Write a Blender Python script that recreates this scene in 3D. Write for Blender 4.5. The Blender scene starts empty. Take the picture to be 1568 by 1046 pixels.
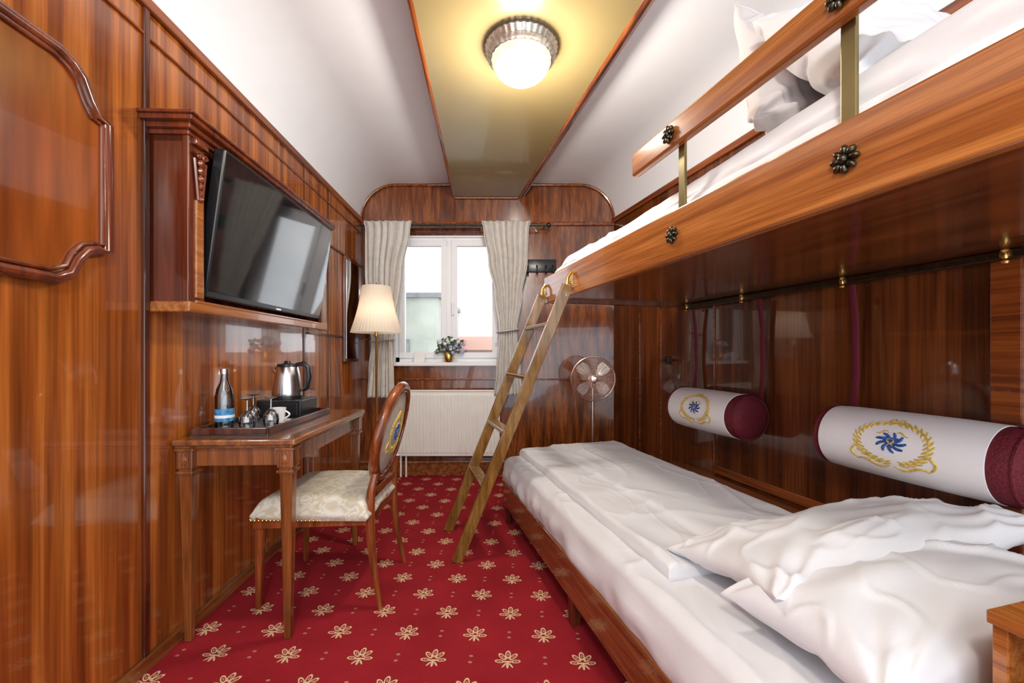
import bpy, bmesh, math, random
from mathutils import Vector, Matrix, noise
random.seed(3)
S = bpy.context.scene
S.view_settings.view_transform = 'Standard'
pi = math.pi
RA = 0.2629   # angle of the berth wall
LA_ = 0.045   # angle of the TV wall

# ------------------------------------------------------------ materials
def newmat(name):
    m = bpy.data.materials.new(name); m.use_nodes = True
    nt = m.node_tree
    b = nt.nodes['Principled BSDF']
    return m, nt, b

def N(nt, t, **kw):
    n = nt.nodes.new(t)
    for k, v in kw.items(): setattr(n, k, v)
    return n

def ramp(nt, stops):
    r = nt.nodes.new('ShaderNodeValToRGB')
    e = r.color_ramp.elements
    while len(e) < len(stops): e.new(0.5)
    for i, (p, c) in enumerate(stops):
        e[i].position = p; e[i].color = (c[0], c[1], c[2], 1)
    return r

def mat(name, col, rough=.5, metal=0, coat=0, var=.12, vs=8, bump=0, bs=60, trans=0, emis=0, ecol=None, sheen=0):
    m, nt, b = newmat(name)
    tc = N(nt, 'ShaderNodeTexCoord')
    no = N(nt, 'ShaderNodeTexNoise'); no.inputs['Scale'].default_value = vs; no.inputs['Detail'].default_value = 3
    nt.links.new(tc.outputs['Object'], no.inputs['Vector'])
    r = ramp(nt, [(.3, [c * (1 - var) for c in col]), (.7, [min(1, c * (1 + var)) for c in col])])
    nt.links.new(no.outputs['Fac'], r.inputs['Fac'])
    nt.links.new(r.outputs['Color'], b.inputs['Base Color'])
    b.inputs['Roughness'].default_value = rough
    b.inputs['Metallic'].default_value = metal
    b.inputs['Coat Weight'].default_value = coat
    b.inputs['Coat Roughness'].default_value = .05
    b.inputs['Transmission Weight'].default_value = trans
    if sheen: b.inputs['Sheen Weight'].default_value = sheen
    if emis:
        b.inputs['Emission Color'].default_value = (*(ecol or col), 1)
        b.inputs['Emission Strength'].default_value = emis
    if bump:
        n2 = N(nt, 'ShaderNodeTexNoise'); n2.inputs['Scale'].default_value = bs
        nt.links.new(tc.outputs['Object'], n2.inputs['Vector'])
        bp = N(nt, 'ShaderNodeBump'); bp.inputs['Strength'].default_value = bump; bp.inputs['Distance'].default_value = .01
        nt.links.new(n2.outputs['Fac'], bp.inputs['Height'])
        nt.links.new(bp.outputs['Normal'], b.inputs['Normal'])
    return m

def wood(name, dark, mid, light, grain='z', across=16, along=.6, rough=.2, coat=.6, streak=.35, tight=.13, crough=.03):
    m, nt, b = newmat(name)
    tc = N(nt, 'ShaderNodeTexCoord')
    def mp(a, l):
        mm = N(nt, 'ShaderNodeMapping')
        v = [a, a, a]; v['xyz'.index(grain)] = l
        mm.inputs['Scale'].default_value = v
        nt.links.new(tc.outputs['Object'], mm.inputs['Vector'])
        return mm
    n1 = N(nt, 'ShaderNodeTexNoise'); n1.inputs['Scale'].default_value = 1; n1.inputs['Detail'].default_value = 3; n1.inputs['Distortion'].default_value = .4
    nt.links.new(mp(across, along).outputs['Vector'], n1.inputs['Vector'])
    r1 = ramp(nt, [(.5 - tight, dark), (.5, mid), (.5 + tight, light)])
    nt.links.new(n1.outputs['Fac'], r1.inputs['Fac'])
    n2 = N(nt, 'ShaderNodeTexNoise'); n2.inputs['Scale'].default_value = 1; n2.inputs['Detail'].default_value = 5
    nt.links.new(mp(across * 6, along * 5).outputs['Vector'], n2.inputs['Vector'])
    r2 = ramp(nt, [(.3, (1 - streak,) * 3), (.65, (1.0,) * 3)])
    nt.links.new(n2.outputs['Fac'], r2.inputs['Fac'])
    mx = N(nt, 'ShaderNodeMix', data_type='RGBA', blend_type='MULTIPLY'); mx.inputs[0].default_value = 1
    nt.links.new(r1.outputs['Color'], mx.inputs[6]); nt.links.new(r2.outputs['Color'], mx.inputs[7])
    nt.links.new(mx.outputs[2], b.inputs['Base Color'])
    b.inputs['Roughness'].default_value = rough
    b.inputs['Coat Weight'].default_value = coat
    b.inputs['Coat Roughness'].default_value = crough
    return m

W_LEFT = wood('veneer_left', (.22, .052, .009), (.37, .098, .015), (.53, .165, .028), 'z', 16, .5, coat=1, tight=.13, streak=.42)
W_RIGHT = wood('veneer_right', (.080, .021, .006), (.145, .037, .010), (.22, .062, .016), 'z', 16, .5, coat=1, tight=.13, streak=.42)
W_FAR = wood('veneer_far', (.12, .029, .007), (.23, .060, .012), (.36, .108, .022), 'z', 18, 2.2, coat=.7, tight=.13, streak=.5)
W_MOLD = wood('moulding_red', (.14, .030, .007), (.26, .062, .012), (.36, .095, .02), 'y', 30, 1, coat=.5)
W_DARK = wood('dark_mahogany', (.045, .010, .004), (.085, .018, .006), (.13, .028, .009), 'z', 20, 1, coat=.5)
W_CAB = wood('cabinet_mahogany', (.10, .019, .007), (.155, .030, .010), (.21, .044, .013), 'z', 14, 1, coat=.5)
W_RAIL = wood('berth_rail_wood', (.28, .080, .015), (.38, .125, .026), (.48, .175, .042), 'y', 40, 1.2, coat=.5)
W_UNDER = wood('berth_under', (.11, .028, .008), (.17, .045, .012), (.24, .067, .017), 'y', 10, .6, rough=.2, coat=.7, crough=.1)
W_DESK = wood('desk_walnut', (.17, .050, .013), (.26, .083, .021), (.34, .12, .032), 'y', 26, 1.5, coat=.6)
W_DESKZ = wood('desk_leg_walnut', (.15, .044, .012), (.24, .073, .018), (.32, .10, .027), 'z', 30, 1.5, coat=.3)
W_CHAIR = wood('chair_wood', (.15, .036, .010), (.25, .06, .016), (.34, .09, .025), 'z', 30, 1.5, coat=.4)
W_LADDER = wood('ladder_wood', (.18, .085, .017), (.25, .125, .027), (.32, .165, .042), 'z', 30, 1.5, coat=.3)
WHITE = mat('ceiling_paint', (.83, .85, .89), .45, var=.01)
OLIVE = mat('bronze_panel', (.25, .19, .085), .26, var=.05, vs=2, coat=.4)
PVC = mat('white_pvc', (.88, .89, .91), .3, var=.01)
RADM = mat('radiator_enamel', (.84, .81, .76), .35, var=.02)
LINEN = mat('white_linen', (.70, .70, .725), .85, var=.02, bump=.05, bs=300)
LINEN2 = mat('warm_linen', (.66, .62, .63), .85, var=.03, bump=.05, bs=300)
CURT = mat('curtain_fabric', (.60, .565, .52), .85, var=.08, vs=20, bump=.1, bs=200)
BLACK = mat('black_plastic', (.012, .012, .014), .3, var=.1)
SCREEN = mat('tv_glass', (.006, .007, .009), .07, var=.05, coat=.6)
BRASS = mat('brass', (.62, .42, .14), .28, metal=1, var=.1)
BRASSD = mat('aged_brass', (.22, .17, .07), .35, metal=.8, var=.15)
BRONZE = mat('dark_bronze', (.07, .06, .04), .3, metal=.9, var=.3, vs=40)
STEEL = mat('brushed_steel', (.62, .62, .63), .22, metal=1, var=.05)
COPPER = mat('copper_chrome', (.80, .62, .55), .25, metal=1, var=.05)
NICKEL = mat('antique_nickel', (.55, .53, .48), .35, metal=.9, var=.25, vs=60)
BURG = mat('burgundy_fabric', (.13, .004, .014), .7, var=.35, vs=120, bump=.5, bs=150)
PURP = mat('plum_strap', (.14, .008, .026), .6, var=.1)
CANV = mat('white_canvas', (.88, .88, .89), .75, var=.01, bump=.05, bs=300)
GOLD = mat('gold_thread', (.66, .47, .10), .6, var=.3, vs=90)
BLUE = mat('blue_thread', (.03, .10, .36), .6, var=.6, vs=120)
CER = mat('white_ceramic', (.85, .85, .85), .15, var=.01, coat=.4)
TRAYM = mat('tray_felt', (.10, .11, .12), .5, var=.1)
LABEL = mat('blue_label', (.06, .25, .50), .4, var=.5, vs=60)
GREEN = mat('leaf_green', (.08, .14, .05), .6, var=.4, vs=40)
LILAC = mat('lilac_petals', (.45, .42, .70), .6, var=.3, vs=60)
SEATF = mat('cream_damask', (.48, .43, .36), .7, var=.15, vs=28, bump=.1)
def damask():
    m, nt, b = newmat('seat_damask')
    tc = N(nt, 'ShaderNodeTexCoord')
    v = N(nt, 'ShaderNodeTexNoise'); v.inputs['Scale'].default_value = 13; v.inputs['Detail'].default_value = 1; v.inputs['Distortion'].default_value = 2.5
    nt.links.new(tc.outputs['Object'], v.inputs['Vector'])
    r = ramp(nt, [(.42, (.56, .50, .37)), (.5, (.66, .62, .53)), (.60, (.70, .67, .59)), (.64, (.56, .51, .39))])
    nt.links.new(v.outputs['Fac'], r.inputs['Fac']); nt.links.new(r.outputs['Color'], b.inputs['Base Color'])
    b.inputs['Roughness'].default_value = .5
    return m
DAMASK = damask()
def opal():
    m, nt, b = newmat('lit_opal_glass')
    tc = N(nt, 'ShaderNodeTexCoord')
    v = N(nt, 'ShaderNodeTexNoise'); v.inputs['Scale'].default_value = 16; v.inputs['Detail'].default_value = 4; v.inputs['Distortion'].default_value = 1.5
    nt.links.new(tc.outputs['Object'], v.inputs['Vector'])
    r = ramp(nt, [(.38, (.90, .64, .36)), (.62, (1, .88, .68))])
    nt.links.new(v.outputs['Fac'], r.inputs['Fac']); nt.links.new(r.outputs['Color'], b.inputs['Emission Color'])
    b.inputs['Emission Strength'].default_value = .75
    b.inputs['Base Color'].default_value = (.65, .6, .52, 1); b.inputs['Roughness'].default_value = .2
    return m
OPAL = opal()

def clear_glass(name, tint=(1, 1, 1), refl=.08):
    m = bpy.data.materials.new(name); m.use_nodes = True; nt = m.node_tree
    nt.nodes.remove(nt.nodes['Principled BSDF'])
    o = nt.nodes['Material Output']
    t = N(nt, 'ShaderNodeBsdfTransparent'); t.inputs[0].default_value = (*tint, 1)
    g = N(nt, 'ShaderNodeBsdfGlossy'); g.inputs['Roughness'].default_value = .03
    fr = N(nt, 'ShaderNodeFresnel'); fr.inputs[0].default_value = 1.45
    ad = N(nt, 'ShaderNodeMath', operation='ADD'); ad.inputs[1].default_value = refl * .3
    nt.links.new(fr.outputs[0], ad.inputs[0])
    mx = N(nt, 'ShaderNodeMixShader')
    nt.links.new(ad.outputs[0], mx.inputs[0]); nt.links.new(t.outputs[0], mx.inputs[1]); nt.links.new(g.outputs[0], mx.inputs[2])
    nt.links.new(mx.outputs[0], o.inputs['Surface'])
    return m
GLASS = clear_glass('window_glass', refl=0)
BOTTLE = clear_glass('bottle_glass', (.62, .74, .78), .5)
WGLASS = clear_glass('wine_glass_mat', (.80, .84, .86), .9)

def shade_mat():
    m = bpy.data.materials.new('pleated_shade'); m.use_nodes = True; nt = m.node_tree
    nt.nodes.remove(nt.nodes['Principled BSDF']); o = nt.nodes['Material Output']
    d = N(nt, 'ShaderNodeBsdfDiffuse'); d.inputs[0].default_value = (.88, .83, .75, 1)
    t = N(nt, 'ShaderNodeBsdfTranslucent'); t.inputs[0].default_value = (.9, .80, .66, 1)
    mx = N(nt, 'ShaderNodeMixShader'); mx.inputs[0].default_value = .45
    nt.links.new(d.outputs[0], mx.inputs[1]); nt.links.new(t.outputs[0], mx.inputs[2]); nt.links.new(mx.outputs[0], o.inputs['Surface'])
    return m
SHADE = shade_mat()

def carpet():
    m, nt, b = newmat('fleur_carpet')
    L = nt.links
    tc = N(nt, 'ShaderNodeTexCoord')
    m1 = N(nt, 'ShaderNodeMapping'); m1.inputs['Rotation'].default_value = (0, 0, pi / 4 + .03)
    s = 1 / .198
    m1.inputs['Scale'].default_value = (s, s, 0)
    m1.inputs['Location'].default_value = (.33, .12, 0)
    L.new(tc.outputs['Object'], m1.inputs['Vector'])
    def cell(off):
        a = N(nt, 'ShaderNodeVectorMath', operation='ADD'); a.inputs[1].default_value = (off, off, 0)
        L.new(m1.outputs[0], a.inputs[0])
        f = N(nt, 'ShaderNodeVectorMath', operation='FRACTION'); L.new(a.outputs[0], f.inputs[0])
        c = N(nt, 'ShaderNodeVectorMath', operation='SUBTRACT'); c.inputs[1].default_value = (.5, .5, 0); L.new(f.outputs[0], c.inputs[0])
        r = N(nt, 'ShaderNodeMapping'); r.inputs['Rotation'].default_value = (0, 0, -pi / 4); r.inputs['Scale'].default_value = (.198, .198, 0)
        L.new(c.outputs[0], r.inputs['Vector'])
        return r
    def ell(src, x, y, a, sx, sy):
        mp = N(nt, 'ShaderNodeMapping', vector_type='TEXTURE')
        mp.inputs['Location'].default_value = (x, y, 0); mp.inputs['Rotation'].default_value = (0, 0, a); mp.inputs['Scale'].default_value = (sx, sy, 1)
        L.new(src.outputs[0], mp.inputs['Vector'])
        ln = N(nt, 'ShaderNodeVectorMath', operation='LENGTH'); L.new(mp.outputs[0], ln.inputs[0])
        return ln.outputs['Value']
    def mn(vals):
        cur = vals[0]
        for v in vals[1:]:
            q = N(nt, 'ShaderNodeMath', operation='MINIMUM'); L.new(cur, q.inputs[0]); L.new(v, q.inputs[1]); cur = q.outputs[0]
        return cur
    A = cell(0)
    hol = [ell(A, 0, .027, 0, .011, .022)]
    for sg in (-1, 1):
        hol.append(ell(A, sg * .021, .016, -sg * .70, .010, .022))
        hol.append(ell(A, sg * .031, -.008, -sg * 1.45, .009, .018))
    sol = [ell(A, 0, -.026, 0, .005, .018), ell(A, -.013, -.028, -.6, .0035, .014), ell(A, .013, -.028, .6, .0035, .014), ell(A, 0, -.010, 0, .022, .0045)]
    h = mn(hol); so = mn(sol)
    rh = ramp(nt, [(0, (.5,) * 3), (.30, (.5,) * 3), (.34, (0,) * 3), (.58, (0,) * 3), (.62, (1,) * 3), (.97, (1,) * 3), (1.0, (0,) * 3)])
    L.new(h, rh.inputs[0])
    rs = ramp(nt, [(0, (1,) * 3), (.95, (1,) * 3), (1.0, (0,) * 3)]); L.new(so, rs.inputs[0])
    C = cell(.5)
    dots = mn([ell(C, 0, .016, 0, .008, .0055), ell(C, 0, -.016, 0, .008, .0055)])
    rd = ramp(nt, [(0, (.4,) * 3), (.95, (.4,) * 3), (1.0, (0,) * 3)]); L.new(dots, rd.inputs[0])
    mx1 = N(nt, 'ShaderNodeMath', operation='MAXIMUM'); L.new(rh.outputs[0], mx1.inputs[0]); L.new(rs.outputs[0], mx1.inputs[1])
    mx2 = N(nt, 'ShaderNodeMath', operation='MAXIMUM'); L.new(mx1.outputs[0], mx2.inputs[0]); L.new(rd.outputs[0], mx2.inputs[1])
    no = N(nt, 'ShaderNodeTexNoise'); no.inputs['Scale'].default_value = 250; L.new(tc.outputs['Object'], no.inputs['Vector'])
    no2 = N(nt, 'ShaderNodeTexNoise'); no2.inputs['Scale'].default_value = 4; L.new(tc.outputs['Object'], no2.inputs['Vector'])
    rr = ramp(nt, [(.3, (.20, .010, .014)), (.7, (.36, .020, .030))]); 
    av = N(nt, 'ShaderNodeMath', operation='MULTIPLY_ADD'); av.inputs[1].default_value = .6; 
    q = N(nt, 'ShaderNodeMath', operation='MULTIPLY'); q.inputs[1].default_value = .4; L.new(no2.outputs[0], q.inputs[0])
    L.new(no.outputs[0], av.inputs[0]); L.new(q.outputs[0], av.inputs[2]); L.new(av.outputs[0], rr.inputs[0])
    mix = N(nt, 'ShaderNodeMix', data_type='RGBA'); L.new(mx2.outputs[0], mix.inputs[0]); L.new(rr.outputs[0], mix.inputs[6]); mix.inputs[7].default_value = (.66, .49, .30, 1)
    L.new(mix.outputs[2], b.inputs['Base Color'])
    b.inputs['Roughness'].default_value = .95; b.inputs['Specular IOR Level'].default_value = .1
    bp = N(nt, 'ShaderNodeBump'); bp.inputs['Strength'].default_value = .4; bp.inputs['Distance'].default_value = .004
    L.new(no.outputs[0], bp.inputs['Height']); L.new(bp.outputs[0], b.inputs['Normal'])
    return m
CARPET = carpet()

# ------------------------------------------------------------ geometry helpers
def newbm(): return bmesh.new()
def merge(bm, tmp, M=None):
    if M is not None: bmesh.ops.transform(tmp, matrix=M, verts=tmp.verts)
    me = bpy.data.meshes.new('t'); tmp.to_mesh(me); tmp.free(); bm.from_mesh(me); bpy.data.meshes.remove(me)
def B(bm, x0, x1, y0, y1, z0, z1, bev=0, M=None, seg=2):
    t = bmesh.new()
    bmesh.ops.create_cube(t, size=1)
    for v in t.verts:
        v.co = Vector(((x0 + x1) / 2 + v.co.x * (x1 - x0), (y0 + y1) / 2 + v.co.y * (y1 - y0), (z0 + z1) / 2 + v.co.z * (z1 - z0)))
    if bev: bmesh.ops.bevel(t, geom=t.edges[:], offset=bev, segments=seg, affect='EDGES', profile=.5)
    merge(bm, t, M)
def TB(bm, cx, cy, z0, z1, w0, w1, dx=0, dy=0):
    t = bmesh.new(); bmesh.ops.create_cube(t, size=1)
    for v in t.verts:
        top = v.co.z > 0; w = w1 if top else w0
        v.co = Vector((cx + v.co.x * w + (0 if top else dx), cy + v.co.y * w + (0 if top else dy), z1 if top else z0))
    bmesh.ops.bevel(t, geom=t.edges[:], offset=.003, segments=1, affect='EDGES')
    merge(bm, t)
def TU(bm, pts, r, seg=10, closed=False, flat=1.0):
    pts = [Vector(p) for p in pts]; n = len(pts)
    rr = r if isinstance(r, (list, tuple)) else [r] * n
    rings = []
    up = None
    for i, p in enumerate(pts):
        if closed: d = pts[(i + 1) % n] - pts[i - 1]
        else: d = pts[min(i + 1, n - 1)] - pts[max(i - 1, 0)]
        d.normalize()
        if up is None:
            up = Vector((0, 0, 1)) if abs(d.z) < .9 else Vector((1, 0, 0))
        a = d.cross(up)
        if a.length < 1e-4: a = d.cross(Vector((1, .1, 0)))
        a.normalize(); b = a.cross(d); b.normalize(); up = b
        rings.append([bm.verts.new(p + a * math.cos(2 * pi * k / seg) * rr[i] + b * math.sin(2 * pi * k / seg) * rr[i] * flat) for k in range(seg)])
    m = n if closed else n - 1
    for i in range(m):
        A, C = rings[i], rings[(i + 1) % n]
        for k in range(seg):
            bm.faces.new((A[k], A[(k + 1) % seg], C[(k + 1) % seg], C[k]))
    if not closed:
        bm.faces.new(rings[0][::-1]); bm.faces.new(rings[-1])
def CY(bm, p0, p1, r0, r1=None, seg=20):
    TU(bm, [p0, p1], [r0, r0 if r1 is None else r1], seg)
def LA(bm, prof, c=(0, 0, 0), seg=36, M=None, mod=None):
    t = bmesh.new(); rings = []
    for r, z in prof:
        ring = []
        for k in range(seg):
            a = 2 * pi * k / seg; q = r * (mod(a) if mod else 1)
            ring.append(t.verts.new((q * math.cos(a), q * math.sin(a), z)))
        rings.append(ring)
    for i in range(len(rings) - 1):
        for k in range(seg):
            t.faces.new((rings[i][k], rings[i][(k + 1) % seg], rings[i + 1][(k + 1) % seg], rings[i + 1][k]))
    bmesh.ops.remove_doubles(t, verts=t.verts, dist=1e-5)
    T = Matrix.Translation(c)
    merge(bm, t, T @ M if M is not None else T)
def SP(bm, c, s, rot=None, seg=12):
    t = bmesh.new(); bmesh.ops.create_uvsphere(t, u_segments=seg, v_segments=max(6, seg // 2), radius=1)
    M = Matrix.Translation(c)
    if rot is not None: M = M @ rot
    sc = s if isinstance(s, (tuple, list)) else (s, s, s)
    merge(bm, t, M @ Matrix.Diagonal((*sc, 1)))
def PR(bm, poly, d0, d1, f):
    A = [bm.verts.new(f(a, b, d0)) for a, b in poly]; C = [bm.verts.new(f(a, b, d1)) for a, b in poly]
    bm.faces.new(A); bm.faces.new(C[::-1]); n = len(poly)
    for i in range(n): bm.faces.new((A[i], C[i], C[(i + 1) % n], A[(i + 1) % n]))
def wr(x, y, s, f=3.0):
    p = Vector((x * f + s * 7.3, y * f * .7 + s * 3.1, s * 1.7))
    q = p + Vector((noise.noise(p * .7), noise.noise(p * .7 + Vector((5, 5, 5))), 0)) * 1.3
    a = max(0, 1 - abs(noise.noise(q)) * 3.2) ** 2
    return a * .8 + .6 * noise.noise(p * .5)
def slab(bm, x0, x1, y0, y1, z0, z1, nx, ny, r, amp, seed, f=3.0, zfun=None, bulge=.012):
    xs = [x0 + (x1 - x0) * i / nx for i in range(nx + 1)]; ys = [y0 + (y1 - y0) * i / ny for i in range(ny + 1)]
    xs = sorted(set(xs + [x0 + r * k for k in (.05, .15, .35, .6)] + [x1 - r * k for k in (.05, .15, .35, .6)]))
    ys = sorted(set(ys + [y0 + r * k for k in (.05, .15, .35, .6)] + [y1 - r * k for k in (.05, .15, .35, .6)]))
    G = []
    for y in ys:
        row = []
        for x in xs:
            d1 = min(x - x0, x1 - x, r); d2 = min(y - y0, y1 - y, r)
            fx = math.sqrt(max(0, r * r - (r - d1) ** 2)) / r; fy = math.sqrt(max(0, r * r - (r - d2) ** 2)) / r
            fall = fx * fy
            z = z1 - r * (1 - fall)
            w = (wr(x, y, seed, f) + .35 * wr(x, y, seed + 4, f * 2.6)) * amp
            row.append(bm.verts.new((x, y, z + w * (.25 + .75 * fall) + (zfun(x, y) if zfun else 0))))
        G.append(row)
    for j in range(len(ys) - 1):
        for i in range(len(xs) - 1):
            bm.faces.new((G[j][i], G[j][i + 1], G[j + 1][i + 1], G[j + 1][i]))
    loop = [G[0][i] for i in range(len(xs))] + [G[j][-1] for j in range(1, len(ys))] + [G[-1][i] for i in range(len(xs) - 2, -1, -1)] + [G[j][0] for j in range(len(ys) - 2, 0, -1)]
    prev = loop; steps = 5; zt = [v.co.z for v in loop]
    for s in range(1, steps + 1):
        t = s / steps; new = []
        for k, v in enumerate(loop):
            bul = bulge * math.sin(pi * t) * (1 + 1.2 * noise.noise(Vector((v.co.x * 9, v.co.y * 9, t * 2 + seed))))
            dx = (v.co.x - x0 < 1e-6) * -1 + (x1 - v.co.x < 1e-6) * 1; dy = (v.co.y - y0 < 1e-6) * -1 + (y1 - v.co.y < 1e-6) * 1
            new.append(bm.verts.new((v.co.x + dx * bul, v.co.y + dy * bul, zt[k] + (z0 - zt[k]) * t)))
        n = len(loop)
        for k in range(n): bm.faces.new((prev[k], new[k], new[(k + 1) % n], prev[(k + 1) % n]))
        prev = new
def pillow(bm, w, l, t, seed, M, amp=.014, n=100, bend=0, f=5):
    tb = bmesh.new()
    for sgn in (1, -1):
        G = []
        for j in range(n + 1):
            row = []
            v = math.sin(pi * (j / n - .5))
            for i in range(n + 1):
                u = math.sin(pi * (i / n - .5))
                x = w / 2 * u * (1 - .07 * (1 - v * v) * abs(u) ** 2); y = l / 2 * v * (1 - .09 * (1 - u * u) * abs(v) ** 2)
                h = (max(0, 1 - u * u) ** .5) * (max(0, 1 - v * v) ** .5)
                h = h ** .8
                z = sgn * t / 2 * h
                sd = seed if sgn > 0 else seed + 9
                ang = math.atan2(abs(v) - 1.15, abs(u) - 1.15)
                rad = math.exp(-2.2 * math.hypot(abs(u) - 1, abs(v) - 1))
                ph = y * 34 + x * 6 + 7 * noise.noise(Vector((x * 3 + sd, y * 3, sd)))
                cr = max(0, 1 - abs(noise.noise(Vector((x * 5 + y * 3 + sd, y * 8 - x * 2, sd + .5)))) * 7)   # sharp creases
                z += (wr(x * .7, y * 1.5, sd, f) * .75 + .16 * math.sin(ph) * (.5 + noise.noise(Vector((x * 5, y * 5, sd + 3)))) + .26 * cr) * amp * min(1, h * 2.2)
                z += .5 * amp * rad * math.sin(ang * 18 + sd) * min(1, h * 2)
                z += bend * (u * u) + .010 * math.sin(u * 7 + seed) * (1 - h) * abs(v)
                row.append(tb.verts.new((x, y, z)))
            G.append(row)
        for j in range(n):
            for i in range(n):
                q = (G[j][i], G[j][i + 1], G[j + 1][i + 1], G[j + 1][i])
                tb.faces.new(q if sgn > 0 else q[::-1])
    bmesh.ops.remove_doubles(tb, verts=tb.verts, dist=.0002)
    merge(bm, tb, M)

def obj(bm, name, m, smooth=False, parent=None, loc=(0, 0, 0), rot=0, angle=40):
    bmesh.ops.recalc_face_normals(bm, faces=bm.faces)
    me = bpy.data.meshes.new(name); bm.to_mesh(me); bm.free()
    for mm in (m if isinstance(m, (list, tuple)) else [m]): me.materials.append(mm)
    o = bpy.data.objects.new(name, me); S.collection.objects.link(o)
    if smooth:
        for p in me.polygons: p.use_smooth = True
        try: me.set_sharp_from_angle(angle=math.radians(angle))
        except Exception: pass
    o.location = loc; o.rotation_euler = (0, 0, rot)
    if parent: o.parent = parent
    return o
def grp(name, rot=0, loc=(0, 0, 0)):
    e = bpy.data.objects.new(name, None); e.empty_display_size = .1; e.location = loc; e.rotation_euler = (0, 0, rot)
    S.collection.objects.link(e); return e
def rosette(bm, c, r):
    for k in range(8):
        a = 2 * pi * k / 8
        SP(bm, (c[0], c[1] + math.cos(a) * r * .62, c[2] + math.sin(a) * r * .62), (r * .28, r * .36, r * .22), Matrix.Rotation(a, 4, 'X'), 10)
    SP(bm, (c[0] - r * .15, c[1], c[2]), r * .33, None, 12)
def stroke(bm, f, pts, r):
    TU(bm, [f(u, v) for u, v in pts], [r * (.35 + .65 * math.sin(pi * (i + .5) / len(pts))) for i in range(len(pts))], 6)
def emblem(gold, blue, f, a, b, rs):
    n = 30
    for k in range(n):
        t = 2 * pi * (k + .5) / n
        if abs(t - pi / 2) < .16: continue
        s = 1 if math.cos(t) > 0 else -1
        for q0, q1 in ((.86, 1.0), (1.0, .98), (1.0, 1.13)):
            stroke(gold, f, [(a * (q0 + (q1 - q0) * w) * math.cos(t + s * .22 * w), b * (q0 + (q1 - q0) * w) * math.sin(t + s * .22 * w)) for w in (0, .35, .7, 1)], rs * .75)
    for s in (-1, 1):
        stroke(gold, f, [(s * a * (.05 + .12 * k), -b * (1.12 + .14 * math.sin(k * .75))) for k in range(9)], rs)
        stroke(gold, f, [(s * a * (.95 + .22 * math.sin(k * .55)), -b * (1.08 - .13 * k)) for k in range(7)], rs)
        stroke(gold, f, [(s * a * .05 * k, b * (1.0 + .22 * math.sin(k * .7))) for k in range(6)], rs * .8)
        stroke(gold, f, [(s * a * (.08 + .09 * k), b * (.44 + .10 * math.sin(k * 1.3))) for k in range(5)], rs * .7)
    for k in range(9):          # blue mantling: curled leaves around a small shield
        t = 2 * pi * k / 9 + .3
        stroke(blue, f, [(a * (.16 + .09 * i) * math.cos(t + .16 * i), b * (.18 + .10 * i) * math.sin(t + .16 * i)) for i in range(4)], rs * 1.15)
    for j in range(5):
        v = .2 - j * .10; wv = .20 if j < 3 else .20 - .06 * (j - 2)
        TU(blue, [f(a * wv * (k / 2 - 1), b * v) for k in range(5)], rs * .8, 6)
    for s in (-1, 1):
        stroke(gold, f, [(s * a * .10 * math.sin(k), b * (.2 - .08 * k)) for k in range(6)], rs * .95)

# ------------------------------------------------------------ ROOM SHELL
def xl(Y): return -1.264 - .045 * Y
def xr(Y): return 2.05 - .269 * Y
Y0, D = -1.0, 4.0
bm = newbm()
v = [bm.verts.new(p) for p in ((xl(Y0) - .1, Y0, 0), (xr(Y0) + .1, Y0, 0), (xr(D + .15) + .1, D + .15, 0), (xl(D + .15) - .1, D + .15, 0),
                               (xl(Y0) - .1, Y0, -.06), (xr(Y0) + .1, Y0, -.06), (xr(D + .15) + .1, D + .15, -.06), (xl(D + .15) - .1, D + .15, -.06))]
bm.faces.new(v[:4]); bm.faces.new(v[4:]); 
for i in range(4): bm.faces.new((v[i], v[(i + 1) % 4], v[4 + (i + 1) % 4], v[4 + i]))
obj(bm, 'floor', CARPET)

def prof(Y, o=0):
    a, b = xl(Y), xr(Y); pts = []
    R, H = .33, .335
    for k in range(13):
        t = pi / 2 * k / 12; pts.append((a + R * (1 - math.cos(t)), 2.44 + H * math.sin(t)))
    for k in range(12, -1, -1):
        t = pi / 2 * k / 12; pts.append((b - R * (1 - math.cos(t)), 2.44 + H * math.sin(t)))
    return pts
bm = newbm()
pa, pb = prof(Y0), prof(D + .02)
A = [bm.verts.new((x, Y0, z)) for x, z in pa]; C = [bm.verts.new((x, D + .02, z)) for x, z in pb]
A2 = [bm.verts.new((x, Y0, z + .08)) for x, z in pa]; C2 = [bm.verts.new((x, D + .02, z + .08)) for x, z in pb]
for i in range(len(A) - 1):
    bm.faces.new((A[i], A[i + 1], C[i + 1], C[i])); bm.faces.new((A2[i], A2[i + 1], C2[i + 1], C2[i]))
obj(bm, 'ceiling', WHITE, True)

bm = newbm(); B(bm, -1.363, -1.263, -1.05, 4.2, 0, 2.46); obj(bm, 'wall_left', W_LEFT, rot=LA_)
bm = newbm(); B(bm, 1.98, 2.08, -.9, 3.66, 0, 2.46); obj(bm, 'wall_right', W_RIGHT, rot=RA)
wx0, wx1, wz0, wz1 = -1.13, -.09, 1.07, 2.28
bm = newbm()
B(bm, -1.55, wx0, D, D + .14, 0, 2.44); B(bm, wx1, 1.05, D, D + .14, 0, 2.44)
B(bm, wx0, wx1, D, D + .14, 0, wz0); B(bm, wx0, wx1, D, D + .14, wz1, 2.44)
PR(bm, prof(D), D, D + .14, lambda a, b, d: (a, d, b))
obj(bm, 'wall_far', W_FAR)

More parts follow.
